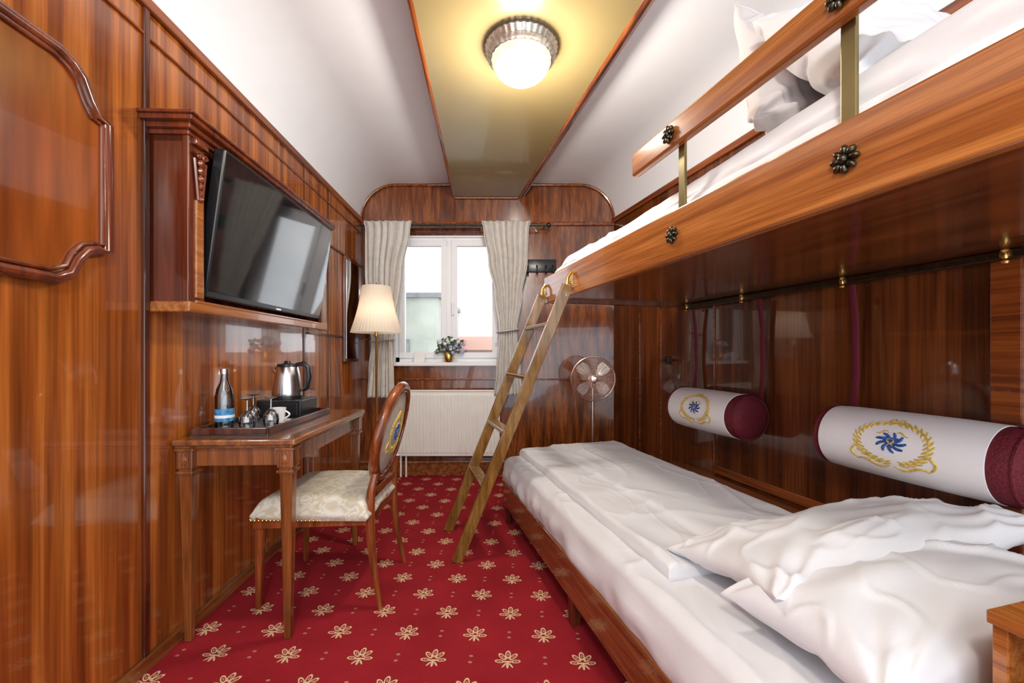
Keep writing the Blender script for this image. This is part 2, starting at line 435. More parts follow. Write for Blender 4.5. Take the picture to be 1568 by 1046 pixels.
bm = newbm()
def sof(Y): return (-.322 - .0555 * Y, .944 - .222 * Y)
a0, a1 = sof(Y0); b0, b1 = sof(D)
q = [(a0, Y0, 2.64), (a1, Y0, 2.64), (b1, D, 2.64), (b0, D, 2.64), (a0 - .03, Y0, 2.78), (a1 + .10, Y0, 2.78), (b1 + .10, D, 2.78), (b0 - .03, D, 2.78)]
vv = [bm.verts.new(p) for p in q]
bm.faces.new(vv[:4]); bm.faces.new(vv[4:])
for i in range(4): bm.faces.new((vv[i], vv[(i + 1) % 4], vv[4 + (i + 1) % 4], vv[4 + i]))
obj(bm, 'ceiling_soffit', OLIVE)
bm = newbm()
TU(bm, [(a0 - .01, Y0, 2.645), (b0 - .01, D, 2.645)], .014, 8); TU(bm, [(a0 - .03, Y0, 2.76), (b0 - .03, D, 2.76)], .014, 8)
TU(bm, [(a1 + .01, Y0, 2.645), (b1 + .01, D, 2.645)], .014, 8); TU(bm, [(a1 + .085, Y0, 2.765), (b1 + .085, D, 2.765)], .024, 8)
TU(bm, [(a1 + .05, Y0, 2.70), (b1 + .05, D, 2.70)], .03, 8, flat=1.3)
TU(bm, [(b0, D - .012, 2.64), (b1, D - .012, 2.64)], .012, 8)
obj(bm, 'trim_1', W_MOLD, True)

# mouldings on the walls
bm = newbm()
B(bm, -1.263, -1.243, -1, 4.05, 2.40, 2.445, .006); B(bm, -1.263, -1.252, -1, 4.05, 2.30, 2.31, .003)
obj(bm, 'trim_2', W_MOLD, rot=LA_)
bm = newbm(); B(bm, -1.263, -1.258, 2.84, 2.85, .09, 2.40); B(bm, -1.263, -1.25, 1.56, 1.585, 0.0, 2.46, .004); B(bm, -1.263, -1.258, 3.25, 3.26, .09, 2.40)
B(bm, -1.263, -1.25, 2.9, 4.05, 1.285, 1.30, .003); B(bm, -1.263, -1.25, 2.9, 4.05, 1.98, 1.995, .003)
obj(bm, 'trim_3', W_DARK, rot=LA_)
bm = newbm(); B(bm, -1.263, -1.245, -1, 4.05, 0, .055, .004); obj(bm, 'baseboard_left', W_DESK, rot=LA_)
bm = newbm(); B(bm, 1.96, 1.98, -.9, 3.62, 2.40, 2.445, .006); B(bm, 1.965, 1.98, -.9, 3.62, 2.26, 2.275, .004)
obj(bm, 'trim_4', W_MOLD, rot=RA)
bm = newbm()
for y in (3.15, 2.853, 2.28): B(bm, 1.972, 1.98, y, y + .010, 0, 1.5, .002)
B(bm, 1.955, 1.98, .88, .96, .38, 1.5, .006); B(bm, 1.965, 1.98, .96, 2.28, .38, .43, .004)
obj(bm, 'trim_5', W_MOLD, rot=RA)
bm = newbm()
pr = prof(D - .01); TU(bm, [(x, D - .012, z - .012) for x, z in pr], .013, 8)
B(bm, -1.44, .98, D - .03, D, 2.375, 2.405, .004)
B(bm, -1.44, .98, D - .016, D, 2.40, 2.412, .002)
B(bm, -1.44, .98, D - .012, D, .90, .915, .002)
obj(bm, 'trim_6', W_MOLD, True)
bm = newbm(); B(bm, -1.44, .98, D - .05, D, 0, .12, .004); B(bm, -1.44, .98, D - .07, D, .12, .14, .004); obj(bm, 'baseboard_far', W_DESK)
bm = newbm(); B(bm, -1.16, -.30, D - .05, D, 2.295, 2.345, .006); obj(bm, 'trim_7', W_DARK)

# shaped panel on the near left wall
g = grp('wall_panel', LA_)
P = [(0.5, 1.375), (1.24, 1.365), (1.285, 1.385), (1.305, 1.43), (1.335, 1.465), (1.37, 1.478), (1.405, 1.48), (1.405, 1.885), (1.37, 1.895), (1.345, 1.93), (1.32, 1.985), (1.29, 2.01), (1.25, 2.025), (.5, 2.03)]
bm = newbm(); PR(bm, P, -1.264, -1.245, lambda a, b, d: (d, a, b)); obj(bm, 'field', wood('panel_veneer', (.22, .05, .009), (.32, .078, .013), (.40, .105, .018), 'z', 5, .5, coat=1, rough=.12), parent=g)
bm = newbm(); TU(bm, [(-1.245, a, b) for a, b in P], .017, 10, True); TU(bm, [(-1.24, .95 + (a - .95) * .955, 1.7 + (b - 1.7) * .93) for a, b in P], .007, 8, True); obj(bm, 'frame_moulding', W_CAB, True, g)

# ------------------------------------------------------------ window
g = grp('window_1')
bm = newbm(); y0, y1 = D + .03, D + .09
fr = .05
B(bm, wx0, wx1, y0, y1, wz0, wz0 + fr, .004); B(bm, wx0, wx1, y0, y1, wz1 - fr, wz1, .004)
B(bm, wx0, wx0 + fr, y0, y1, wz0, wz1, .004); B(bm, wx1 - fr, wx1, y0, y1, wz0, wz1, .004)
mx = -.605; B(bm, mx - .03, mx + .03, y0 - .005, y1, wz0, wz1, .004)
for a, b in ((wx0 + fr - .005, mx - .022), (mx + .022, wx1 - fr + .005)):
    s = .055; z0, z1 = wz0 + fr - .01, wz1 - fr + .01
    B(bm, a, b, y0 - .02, y0 + .03, z0, z0 + s, .004); B(bm, a, b, y0 - .02, y0 + .03, z1 - s, z1, .004)
    B(bm, a, a + s, y0 - .019, y0 + .03, z0, z1, .004); B(bm, b - s, b, y0 - .019, y0 + .03, z0, z1, .004)
B(bm, mx + .03, mx + .05, y0 - .045, y0 - .015, 1.62, 1.64, .003); B(bm, mx + .03, mx + .05, y0 - .05, y0 - .04, 1.52, 1.64, .003)
B(bm, wx0 - .001, wx0 + .012, D - .004, y0 + .01, wz0, wz1); B(bm, wx1 - .012, wx1 + .001, D - .004, y0 + .01, wz0, wz1); B(bm, wx0, wx1, D - .004, y0 + .01, wz1 - .012, wz1 + .001)
obj(bm, 'frame', PVC, parent=g)
bm = newbm(); B(bm, wx0 + .05, wx1 - .05, y0 + .01, y0 + .016, wz0 + .05, wz1 - .05); obj(bm, 'glass', GLASS, parent=g)
bm = newbm(); B(bm, wx0 - .03, wx1 + .03, D - .07, D + .04, wz0 - .035, wz0 + .001, .008); obj(bm, 'sill', PVC, parent=g)

# curtains
CYY = 3.83
def curtain(keys, name, yc):
    g = grp(name)
    bm = newbm(); nz, nx = 70, 110; rows = []
    zt, zb = keys[0][0], keys[-1][0]
    for j in range(nz + 1):
        z = zt + (zb - zt) * j / nz
        for k in range(len(keys) - 1):
            if keys[k][0] >= z >= keys[k + 1][0] - 1e-9:
                t = (keys[k][0] - z) / (keys[k][0] - keys[k + 1][0]); t = t * t * (3 - 2 * t)
                a, b, am = [keys[k][q] * (1 - t) + keys[k + 1][q] * t for q in (1, 2, 3)]
                break
        row = []
        for i in range(nx + 1):
            s = i / nx
            ph = 2 * pi * 6.5 * s + .6 * math.sin(z * 3 + s * 4)
            row.append(bm.verts.new((a + (b - a) * s + .006 * math.sin(ph * 2), yc + am * math.sin(ph) + am * .3 * math.sin(ph * 2.3 + z * 2), z + .012 * math.sin(ph) * (j == 0))))
        rows.append(row)
    for j in range(nz):
        for i in range(nx): bm.faces.new((rows[j][i], rows[j][i + 1], rows[j + 1][i + 1], rows[j + 1][i]))
    o = obj(bm, 'drape', CURT, True, g, angle=180)
    md = o.modifiers.new('th', 'SOLIDIFY'); md.thickness = .004
    return g
g = curtain([(2.37, -1.365, -.922, .024), (2.30, -1.347, -.934, .018), (1.9, -1.341, -1.005, .022), (1.35, -1.293, -1.077, .018), (1.27, -1.281, -1.095, .016), (1.0, -1.317, -1.089, .020), (.75, -1.335, -1.083, .024)], 'curtain', CYY)
bm = newbm(); xc = -1.188; TU(bm, [(xc + .103 * math.cos(t * pi / 8), CYY + .04 * math.sin(t * pi / 8), 1.27 + .012 * math.cos(t * pi / 8)) for t in range(16)], .02, 8, True, flat=.3); obj(bm, 'tieback', CURT, True, g)
g = curtain([(2.37, -.281, .174, .024), (2.30, -.263, .156, .018), (2.0, -.215, .144, .02), (1.7, -.156, .09, .018), (1.36, -.114, .036, .014), (1.0, -.144, .072, .020), (.77, -.168, .09, .024)], 'curtain', CYY)
bm = newbm(); xc = -.039; TU(bm, [(xc + .084 * math.cos(t * pi / 8), CYY + .037 * math.sin(t * pi / 8), 1.36 + .012 * math.cos(t * pi / 8)) for t in range(16)], .028, 8, True, flat=.35); obj(bm, 'tieback', CURT, True, g)
g = grp('curtain_rod')
bm = newbm(); CY(bm, (-1.40, CYY + .045, 2.345), (.33, CYY + .045, 2.345), .012); SP(bm, (.34, CYY + .045, 2.345), .022)
for x in (-1.2, .30): CY(bm, (x, CYY + .045, 2.345), (x, 3.999, 2.345), .008)
obj(bm, 'rod', BRONZE, True, g)

# radiator
g = grp('radiator')
rx0, rx1, rz0, rz1 = -1.09, -.12, .20, .80
bm = newbm(); B(bm, rx0, rx1, D - .09, D - .08, rz0, rz1, .004); B(bm, rx0, rx1, D - .12, D - .10, rz0, rz1, .004)
n = 30
for i in range(n):
    x = rx0 + (rx1 - rx0) * (i + .5) / n; B(bm, x - .010, x + .010, D - .132, D - .115, rz0 + .03, rz1 - .03, .005)
B(bm, rx0, rx1, D - .13, D - .08, rz1, rz1 + .015, .005); B(bm, rx0 - .006, rx0 + .004, D - .125, D - .08, rz0, rz1 + .01, .002); B(bm, rx1 - .004, rx1 + .006, D - .125, D - .08, rz0, rz1 + .01, .002)
obj(bm, 'panel', RADM, parent=g)
bm = newbm()
for x in (rx0 + .15, rx1 - .15): B(bm, x - .015, x + .015, D - .08, D - .002, rz0 + .02, rz1 - .05)
for x in (rx0 + .05, rx0 + .1): CY(bm, (x, D - .09, 0.0), (x, D - .09, rz0 + .02), .009)
obj(bm, 'pipes', RADM, True, g)

# flowers on the sill
g = grp('flower_vase')
bm = newbm(); LA(bm, [(0, 1.072), (.035, 1.072), (.045, 1.10), (.048, 1.14), (.038, 1.165), (.042, 1.175), (.036, 1.175), (.03, 1.15), (0, 1.15)], (-.60, 3.965, 0)); obj(bm, 'vase', BRASS, True, g)
bm = newbm(); bl = newbm(); bw = newbm()
for k in range(110):
    a = random.uniform(0, 2 * pi); r = random.uniform(0, .16); z = 1.20 + random.uniform(0, .12) - r * .3
    c = (-.60 + r * math.cos(a), 3.955 + r * .35 * math.sin(a), z)
    TU(bm, [(-.60, 3.955, 1.16), c], .002, 4)
    if k % 2: SP(bm, c, (.022, .014, .007), Matrix.Rotation(a, 4, 'Z') @ Matrix.Rotation(random.uniform(-1, 1), 4, 'Y'), 6)
    elif k % 4: SP(bl, c, .017, None, 6)
    else: SP(bw, c, .017, None, 6)
obj(bm, 'leaves', GREEN, True, g); obj(bl, 'lilac_blooms', LILAC, True, g); obj(bw, 'white_blooms', CANV, True, g)
bm = newbm(); PR(bm, [(-.93, 1.072), (-.83, 1.072), (-.82, 1.17), (-.92, 1.18)], 3.95, 3.956, lambda a, b, d: (a, d + (b - 1.07) * .2, b)); obj(bm, 'greeting_card', CANV)

# ------------------------------------------------------------ outside
bm = newbm(); B(bm, -40, 30, 4.6, 60, -1.1, -1.0); obj(bm, 'ground', mat('gravel', (.35, .36, .33), .9, var=.3, vs=2))
g = grp('building')
bm = newbm(); B(bm, -9, -2.3, 13, 18, -1, 2.9); obj(bm, 'block', mat('grey_wall', (.38, .39, .33), .8, var=.2, vs=.8), parent=g)
bm = newbm(); B(bm, -9.1, -2.2, 12.9, 18, 2.9, 3.05); B(bm, -8, -5, 12.95, 13, .5, 2); B(bm, -4.3, -3.2, 12.95, 13, .2, 1.6); obj(bm, 'roof_edge', mat('slate_edge', (.20, .20, .20), .7), parent=g)
g = grp('building')
bm = newbm(); B(bm, -2.2, 3, 16, 22, -1, 1.3); obj(bm, 'block', mat('brick_wall', (.35, .17, .11), .8, var=.2, vs=3), parent=g)
bm = newbm(); PR(bm, [(15.8, 1.3), (22.2, 1.3), (19, 1.95)], -2.4, 3.2, lambda a, b, d: (d, a, b)); obj(bm, 'roof', mat('red_roof', (.42, .19, .12), .8), parent=g)

# ------------------------------------------------------------ ceiling lamp
g = grp('ceiling_lamp', loc=(.045, 2.03, 0))
bm = newbm(); LA(bm, [(0, 2.638), (.172, 2.638), (.176, 2.625), (.168, 2.612), (.160, 2.60), (.166, 2.59), (.156, 2.578), (.143, 2.574), (.143, 2.60), (0, 2.60)], seg=128, mod=lambda a: 1 + .015 * math.sin(a * 36)); obj(bm, 'rim', NICKEL, True, g)
bm = newbm(); LA(bm, [(.145, 2.59)] + [(.145 * math.cos(t * pi / 24), 2.585 - .115 * math.sin(t * pi / 24)) for t in range(13)], seg=96, mod=lambda a: 1 + .012 * math.sin(a * 24))
obj(bm, 'glass_dome', OPAL, True, g)
bm = newbm(); LA(bm, [(0, 2.475), (.012, 2.472), (.016, 2.464), (.008, 2.456), (.010, 2.448), (0, 2.440)], seg=20); obj(bm, 'finial', NICKEL, True, g)

# ------------------------------------------------------------ TV cabinet + television
g = grp('television_cabinet', LA_)
w = -1.263; f = -1.123; ya, yb = 1.59, 2.86
bm = newbm()
B(bm, w, f, ya, ya + .03, 1.31, 1.96, .003)
B(bm, w, f, yb - .03, yb, 1.31, 1.96, .003)
B(bm, f - .02, f + .004, ya - .002, ya + .085, 1.31, 1.96, .004); B(bm, f - .02, f + .004, yb - .07, yb + .002, 1.31, 1.96, .004)
B(bm, w, f, ya, yb, 1.93, 1.965, .003)
obj(bm, 'sides', W_CAB, parent=g)
bm = newbm(); B(bm, w, f + .01, ya - .004, yb + .004, 1.305, 1.345, .006); B(bm, f - .02, f + .012, ya + .03, yb, 1.34, 1.352, .004)
B(bm, f - .018, f + .012, ya + .03, ya + .07, 1.36, 1.73, .004); obj(bm, 'bottom_rail', W_RAIL, parent=g)
bm = newbm(); B(bm, w, w + .02, ya, yb, 1.33, 1.95); obj(bm, 'back_panel', W_CAB, parent=g)
bm = newbm()
for k, (e, z0, z1) in enumerate(((.01, 1.955, 1.975), (.025, 1.972, 1.995), (.045, 1.992, 2.012), (.055, 2.01, 2.022))):
    B(bm, w, f + e, ya - e, yb + e, z0, z1, .004)
obj(bm, 'cornice', W_CAB, parent=g)
bm = newbm()
cy = ya + .048
B(bm, f, f + .022, cy - .036, cy + .036, 1.93, 1.955, .005)
for s in (-1, 1):
    TU(bm, [(f + .018, cy + s * .016 + s * .014 * math.cos(t * .6) * (1 - t / 14), 1.895 + .014 * math.sin(t * .6) * (1 - t / 14)) for t in range(13)], .006, 6)
    TU(bm, [(f + .012, cy + s * (.03 - .02 * t / 6), 1.88 - .025 * t) for t in range(7)], .006, 6)
for t in range(5): SP(bm, (f + .016 - .002 * t, cy, 1.87 - .028 * t), (.012, .016 - .002 * t, .016), None, 8)
SP(bm, (f + .012, cy, 1.735), (.012, .012, .012), None, 8)
obj(bm, 'corbel_carving', W_CAB, True, g)

g = grp('television', LA_)
M = Matrix.Translation((-1.133, 0, 1.375)) @ Matrix.Rotation(.131, 4, 'Y')
bm = newbm(); B(bm, -.045, 0, 1.70, 2.80, 0, .59, .006, M); obj(bm, 'casing', BLACK, parent=g)
bm = newbm(); B(bm, -.001, .0015, 1.712, 2.788, .024, .578, 0, M); obj(bm, 'screen', SCREEN, parent=g)
bm = newbm(); B(bm, 0, .003, 2.23, 2.28, .006, .014, 0, M); obj(bm, 'badge', STEEL, parent=g)
bm = newbm(); B(bm, -1.242, -1.12, 2.1, 2.4, 1.55, 1.8); obj(bm, 'wall_mount', BLACK, parent=g)

g = grp('wall_mirror', LA_)
bm = newbm(); B(bm, -1.263, -1.238, 3.56, 3.92, 1.08, 1.98, .006); obj(bm, 'frame', W_CAB, parent=g)
bm = newbm(); B(bm, -1.239, -1.235, 3.59, 3.89, 1.11, 1.95); obj(bm, 'mirror_glass', mat('mirror', (.8, .82, .84), .03, metal=1, var=.01), parent=g)

# ------------------------------------------------------------ desk
g = grp('desk', LA_)
dx0, dx1, dy0, dy1 = -1.258, -.785, 1.69, 2.60
bm = newbm(); B(bm, dx0, dx1, dy0, dy1, .787, .812, .006); B(bm, dx0, dx1 - .015, dy0 + .015, dy1 - .015, .775, .788, .004); obj(bm, 'top', W_DESK, parent=g)
bm = newbm(); B(bm, dx0 + .02, dx1 - .04, dy0 + .04, dy1 - .04, .70, .776, .002)
obj(bm, 'apron', W_DESKZ, parent=g)
bm = newbm()
for i, (x, y) in enumerate(((dx0 + .04, dy0 + .045), (dx1 - .045, dy0 + .045), (dx0 + .04, dy1 - .045), (dx1 - .045, dy1 - .045))):
    B(bm, x - .031, x + .031, y - .031, y + .031, .695, .776, .003)
    B(bm, x - .036, x + .036, y - .036, y + .036, .765, .776, .002)
    for q, zz in ((.026, .683), (.033, .674), (.026, .665)): B(bm, x - q, x + q, y - q, y + q, zz, zz + .012, .003)
    TB(bm, x, y, 0, .668, .026, .048)
    SP(bm, (x, y - .033, .73), (.015, .006, .022), None, 8)
    for k in (-1, 0, 1): B(bm, x + k * .014 - .003, x + k * .014 + .003, y - .035, y - .030, .70, .76, .001)
obj(bm, 'legs', W_DESKZ, parent=g)
bm = newbm()
TU(bm, [(dx1 - .02, dy0 + .012, .781), (dx1 - .008, dy1 - .012, .781)], .003, 6)
obj(bm, 'brass_inlay', BRASS, True, g)

# tray and things on it
zt = .812
g = grp('serving_tray', LA_)
tx0, tx1, ty0, ty1 = -1.235, -.925, 1.76, 2.42
bm = newbm(); B(bm, tx0, tx1, ty0, ty1, zt, zt + .010, .002); obj(bm, 'base', TRAYM, parent=g)
bm = newbm()
for a in ((tx0, tx0 + .012, ty0, ty1), (tx1 - .012, tx1, ty0, ty1), (tx0, tx1, ty0, ty0 + .012), (tx0, tx1, ty1 - .012, ty1)): B(bm, *a, zt, zt + .034, .003)
obj(bm, 'rim', W_DARK, parent=g)
zb = zt + .0105
def at(x, y): return Matrix.Rotation(LA_, 3, 'Z') @ Vector((x, y, 0))
g = grp('water_bottle', LA_); g.location = at(-1.175, 1.885)
bm = newbm(); LA(bm, [(0, zb), (.034, zb), (.036, zb + .01), (.036, zb + .14), (.030, zb + .175), (.017, zb + .205), (.013, zb + .24), (.013, zb + .25)]); obj(bm, 'glass', BOTTLE, True, g)
bm = newbm(); LA(bm, [(.0365, zb + .035), (.0368, zb + .035), (.0368, zb + .09), (.0365, zb + .09)]); obj(bm, 'label', LABEL, True, g)
bm = newbm(); LA(bm, [(.0372, zb + .05), (.0374, zb + .05), (.0374, zb + .062), (.0372, zb + .062)]); obj(bm, 'label_band', CANV, True, g)
bm = newbm(); LA(bm, [(.014, zb + .24), (.016, zb + .24), (.016, zb + .262), (0, zb + .263)]); obj(bm, 'cap', STEEL, True, g)
g = grp('coffee_cup', LA_); g.location = at(-1.02, 2.03)
bm = newbm(); LA(bm, [(0, zb + .001), (.04, zb + .001), (.062, zb + .010), (.060, zb + .012), (.038, zb + .005), (0, zb + .005)]); obj(bm, 'saucer', CER, True, g)
bm = newbm(); LA(bm, [(0, zb + .006), (.02, zb + .006), (.03, zb + .02), (.036, zb + .072), (.033, zb + .072), (.027, zb + .022), (0, zb + .012)])
TU(bm, [(.034 + .02 * math.sin(t * pi / 8), 0, zb + .058 - .034 * t / 8) for t in range(9)], .004, 6); obj(bm, 'cup', CER, True, g)
for x, y in ((-1.07, 1.87), (-1.00, 1.93), (-1.15, 2.06)):
    g = grp('wine_glass', LA_); g.location = at(x, y)
    bm = newbm(); LA(bm, [(.028, zb + .001), (.033, zb + .03), (.030, zb + .055), (.018, zb + .072), (.005, zb + .080), (.004, zb + .125), (.028, zb + .133), (.030, zb + .136), (0, zb + .137)]); obj(bm, 'glass', WGLASS, True, g)
g = grp('tea_box', LA_)
bm = newbm(); B(bm, -1.21, -.985, 2.19, 2.39, zb, zb + .09, .006); B(bm, -1.19, -1.0, 2.183, 2.19, zb + .012, zb + .075, .003); obj(bm, 'box', BLACK, parent=g)
bm = newbm(); SP(bm, (-1.095, 2.178, zb + .045), .008); obj(bm, 'knob', STEEL, True, g)
zk = zb + .091
g = grp('electric_kettle', LA_); g.location = at(-1.10, 2.29)
bm = newbm(); LA(bm, [(0, zk + .015), (.072, zk + .015), (.074, zk + .03), (.062, zk + .12), (.054, zk + .165), (.05, zk + .17), (0, zk + .175)])
SP(bm, (-.055, 0, zk + .145), (.028, .018, .02), Matrix.Rotation(.5, 4, 'Y'), 12); obj(bm, 'body', STEEL, True, g)
bm = newbm(); LA(bm, [(0, zk), (.075, zk), (.075, zk + .016), (0, zk + .016)]); LA(bm, [(.053, zk + .168), (.048, zk + .182), (.02, zk + .186), (.012, zk + .2), (0, zk + .2)])
TU(bm, [(.045, 0, zk + .178), (.085, 0, zk + .185), (.108, 0, zk + .165), (.112, 0, zk + .11), (.102, 0, zk + .055), (.078, 0, zk + .04)], [.010, .014, .015, .014, .013, .009], 10); obj(bm, 'handle_and_base', BLACK, True, g)

# ------------------------------------------------------------ chair
g = grp('desk_chair')
cx0, cx1, cy0, cy1 = -1.155, -.655, 1.86, 2.34
bm = newbm()
poly = [(cx0 + .02, cy0 - .01), (cx0, cy0 + .02), (cx0 - .012, (cy0 + cy1) / 2), (cx0, cy1 - .02), (cx0 + .02, cy1 + .01), (cx1, cy1 - .03), (cx1 + .01, cy1 - .06), (cx1 + .01, cy0 + .06), (cx1, cy0 + .03)]
PR(bm, poly, .375, .425, lambda a, b, d: (a, b, d)); obj(bm, 'seat_frame', W_CHAIR, parent=g)
bm = newbm(); slab(bm, cx0 + .0, cx1 + .005, cy0 + .0, cy1 - .0, .405, .495, 24, 24, .05, .004, 2, 3, lambda x, y: .014 * (1 - ((x - (cx0 + cx1) / 2) / .25) ** 2)); obj(bm, 'seat_cushion', DAMASK, True, g, angle=180)
bm = newbm()
for i in range(30):
    t = i / 29
    SP(bm, (cx0 + (cx1 - cx0) * t, cy0 - .012 + .03 * t * (t > .6) * .8, .412), .0055, None, 6); SP(bm, (cx0 - .010, cy0 + (cy1 - cy0) * t, .412), .0055, None, 6)
obj(bm, 'brass_studs', BRASS, True, g)
bm = newbm()
for y in (cy0 + .025, cy1 - .025):
    B(bm, cx0 - .002, cx0 + .046, y - .024, y + .024, .365, .41, .004); TB(bm, cx0 + .022, y, 0, .37, .020, .040, dx=-.01)
obj(bm, 'front_legs', W_CHAIR, parent=g)
bm = newbm()
for s, y in ((-1, cy0 + .05), (1, cy1 - .05)):
    TU(bm, [(-.595, y + s * .02, 0), (-.625, y + s * .01, .15), (-.645, y, .30), (-.65, y, .42), (-.645, y, .52), (-.63, y - s * .01, .60)], [.012, .016, .021, .023, .020, .015], 8)
obj(bm, 'back_legs', W_CHAIR, True, g)
Yc, Zc, hw, hh = 2.10, .765, .215, .225
def bk(u, v, o=0):
    return Vector((-.605 + .243 * v - .10 * u * u + o, Yc + u, Zc + v - o * .25))
bm = newbm(); TU(bm, [bk(hw * math.cos(t * pi / 24), hh * math.sin(t * pi / 24)) for t in range(48)], .022, 10, True)
TU(bm, [bk(hw * .9 * math.cos(t * pi / 24), hh * .9 * math.sin(t * pi / 24), -.014) for t in range(48)], .006, 8, True)
TU(bm, [bk(hw * .9 * math.cos(t * pi / 24), hh * .9 * math.sin(t * pi / 24), .016) for t in range(48)], .005, 8, True)
B(bm, -.665, -.635, cy0 + .06, cy1 - .06, .48, .52, .006); obj(bm, 'back_frame', W_CHAIR, True, g)
bm = newbm()
for sg in (-1, 1):
    rings = []
    for q in (0, .35, .65, .88, 1.0):
        rings.append([bm.verts.new(bk(hw * .93 * q * math.cos(t * pi / 16), hh * .93 * q * math.sin(t * pi / 16), sg * (.004 + .022 * (1 - q * q)))) for t in range(32)])
    for A, C in zip(rings[:-1], rings[1:]):
        for k in range(32): bm.faces.new((A[k], A[(k + 1) % 32], C[(k + 1) % 32], C[k]))
bmesh.ops.remove_doubles(bm, verts=bm.verts, dist=1e-5)
obj(bm, 'back_pad', SEATF, True, g)
go, bu = newbm(), newbm()
for sg in (-1, 1):
    emblem(go, bu, lambda u, v: bk(u, v, sg * (.005 + .022 * max(0, 1 - (u / (hw * .93)) ** 2 - (v / (hh * .93)) ** 2))), .09, .085, .0045)
obj(go, 'emblem_gold', GOLD, True, g); obj(bu, 'emblem_blue', BLUE, True, g)

# ------------------------------------------------------------ floor lamp
g = grp('floor_lamp', loc=(-1.125, 3.47, 0))
bm = newbm(); LA(bm, [(0, 0), (.13, 0), (.135, .012), (.12, .025), (.04, .035), (.02, .06), (.012, .08), (.010, .3), (.010, 1.28), (.016, 1.29), (.016, 1.33), (.008, 1.36), (.006, 1.72), (.012, 1.73), (0, 1.745)]); obj(bm, 'stand', BRASS, True, g)
bm = newbm()
LA(bm, [(.205 - (.205 - .115) * k / 12 - .012 * math.sin(pi * k / 12), 1.325 + .385 * k / 12) for k in range(13)], seg=180, mod=lambda a: 1 + .012 * math.sin(a * 45)); obj(bm, 'pleated_shade', SHADE, True, g, angle=180)
bm = newbm(); SP(bm, (0, 0, 1.48), (.03, .03, .045)); obj(bm, 'bulb', mat('bulb', (1, .9, .7), .3, emis=26, ecol=(1, .84, .64)), True, g)

# ------------------------------------------------------------ pedestal fan
g = grp('pedestal_fan', loc=(.685, 3.55, 0))
bm = newbm(); LA(bm, [(0, 0), (.15, 0), (.15, .015), (.03, .03), (.012, .05), (.012, .86), (0, .86)])
B(bm, -.04, .04, .03, .16, .90, .98, .02)
CY(bm, (0, .06, .86), (0, .06, .92), .015); 
R = .185
for k in range(13):
    r = .03 + (R - .03) * k / 12; o = .035 * (1 - (r / R) ** 2)
    for s in (-1, 1): TU(bm, [(r * math.cos(t * pi / 18), s * (o + .02) - .02, .94 + r * math.sin(t * pi / 18)) for t in range(36)], .0018, 4, True)
for k in range(24):
    a = 2 * pi * k / 24
    TU(bm, [(r * math.cos(a), -(.035 * (1 - (r / R) ** 2) + .02) - .02, .94 + r * math.sin(a)) for r in (.02, .06, .1, .15, R)], .0016, 4)
TU(bm, [(R * math.cos(t * pi / 24), -.02, .94 + R * math.sin(t * pi / 24)) for t in range(48)], .007, 8, True)
SP(bm, (0, -.072, .94), (.035, .008, .035)); obj(bm, 'cage_and_stand', COPPER, True, g)
bm = newbm()
for k in range(4):
    a0_ = pi / 4 + k * pi / 2; rows = []
    for i in range(7):
        r = .03 + .135 * i / 6; wd = .42 * math.sin(pi * (i + 1.3) / 8.5) ** .6
        rows.append([bm.verts.new((r * math.cos(a0_ + wd * s), -.02 + .014 * s, .94 + r * math.sin(a0_ + wd * s))) for s in (-1, -.33, .33, 1)])
    for A, C in zip(rows[:-1], rows[1:]):
        for q in range(3): bm.faces.new((A[q], A[q + 1], C[q + 1], C[q]))
SP(bm, (0, -.02, .94), (.035, .03, .035)); obj(bm, 'blades', mat('fan_blade', (.85, .80, .76), .3, metal=.4), True, g)

g = grp('coat_rack')
bm = newbm(); B(bm, .11, .42, D - .025, D - .001, 1.93, 2.05, .006)
for x in (.15, .235, .32, .39): TU(bm, [(x, D - .025, 1.99), (x, D - .07, 1.98), (x, D - .09, 1.95), (x, D - .085, 1.92), (x, D - .06, 1.905)], .007, 6)
obj(bm, 'rack', BLACK, True, g)
g = grp('door_latch', RA)
bm = newbm(); B(bm, 1.962, 1.98, 2.74, 2.79, 1.07, 1.13, .004); CY(bm, (1.965, 2.765, 1.10), (1.94, 2.765, 1.10), .012); B(bm, 1.935, 1.945, 2.70, 2.775, 1.092, 1.108, .003); obj(bm, 'latch', BRONZE, True, g)

# ------------------------------------------------------------ LOWER BED
g = grp('single_bed', RA)
bx0, bx1, by0, by1 = .69, 1.54, .50, 2.80
bm = newbm()
B(bm, bx0, bx0 + .03, by0, by1, .12, .285, .005); B(bm, bx1 - .03, bx1, by0, by1, .12, .285, .005); B(bm, bx0, bx1, by1 - .03, by1, .12, .32, .005); B(bm, bx0, bx1, by0, by0 + .02, .12, .4, .005)
B(bm, bx0 - .008, bx0 + .03, by0, by1, .272, .292, .005); B(bm, bx0 + .03, bx1 - .03, by0 + .03, by1 - .03, .2, .23)
obj(bm, 'frame', W_DESK, parent=g)
bm = newbm()
for x in (bx0 + .03, bx1 - .03):
    for y in (by0 + .03, by1 - .04): TB(bm, x, y, 0, .20, .04, .05)
    TB(bm, x, (by0 + by1) / 2, 0, .2, .04, .05)
obj(bm, 'legs', W_DARK, parent=g)
bm = newbm(); slab(bm, bx0 + .01, bx1 - .005, by0 + .02, by1 - .01, .27, .450, 90, 240, .045, .008, 4, 5, bulge=.02); obj(bm, 'mattress', LINEN, True, g, angle=180)
bm = newbm(); B(bm, 1.56, 1.975, .1, 2.6, 0, .35, .004); B(bm, 1.55, 1.975, .1, 2.62, .35, .37, .006); obj(bm, 'back_ledge', W_MOLD, parent=g)
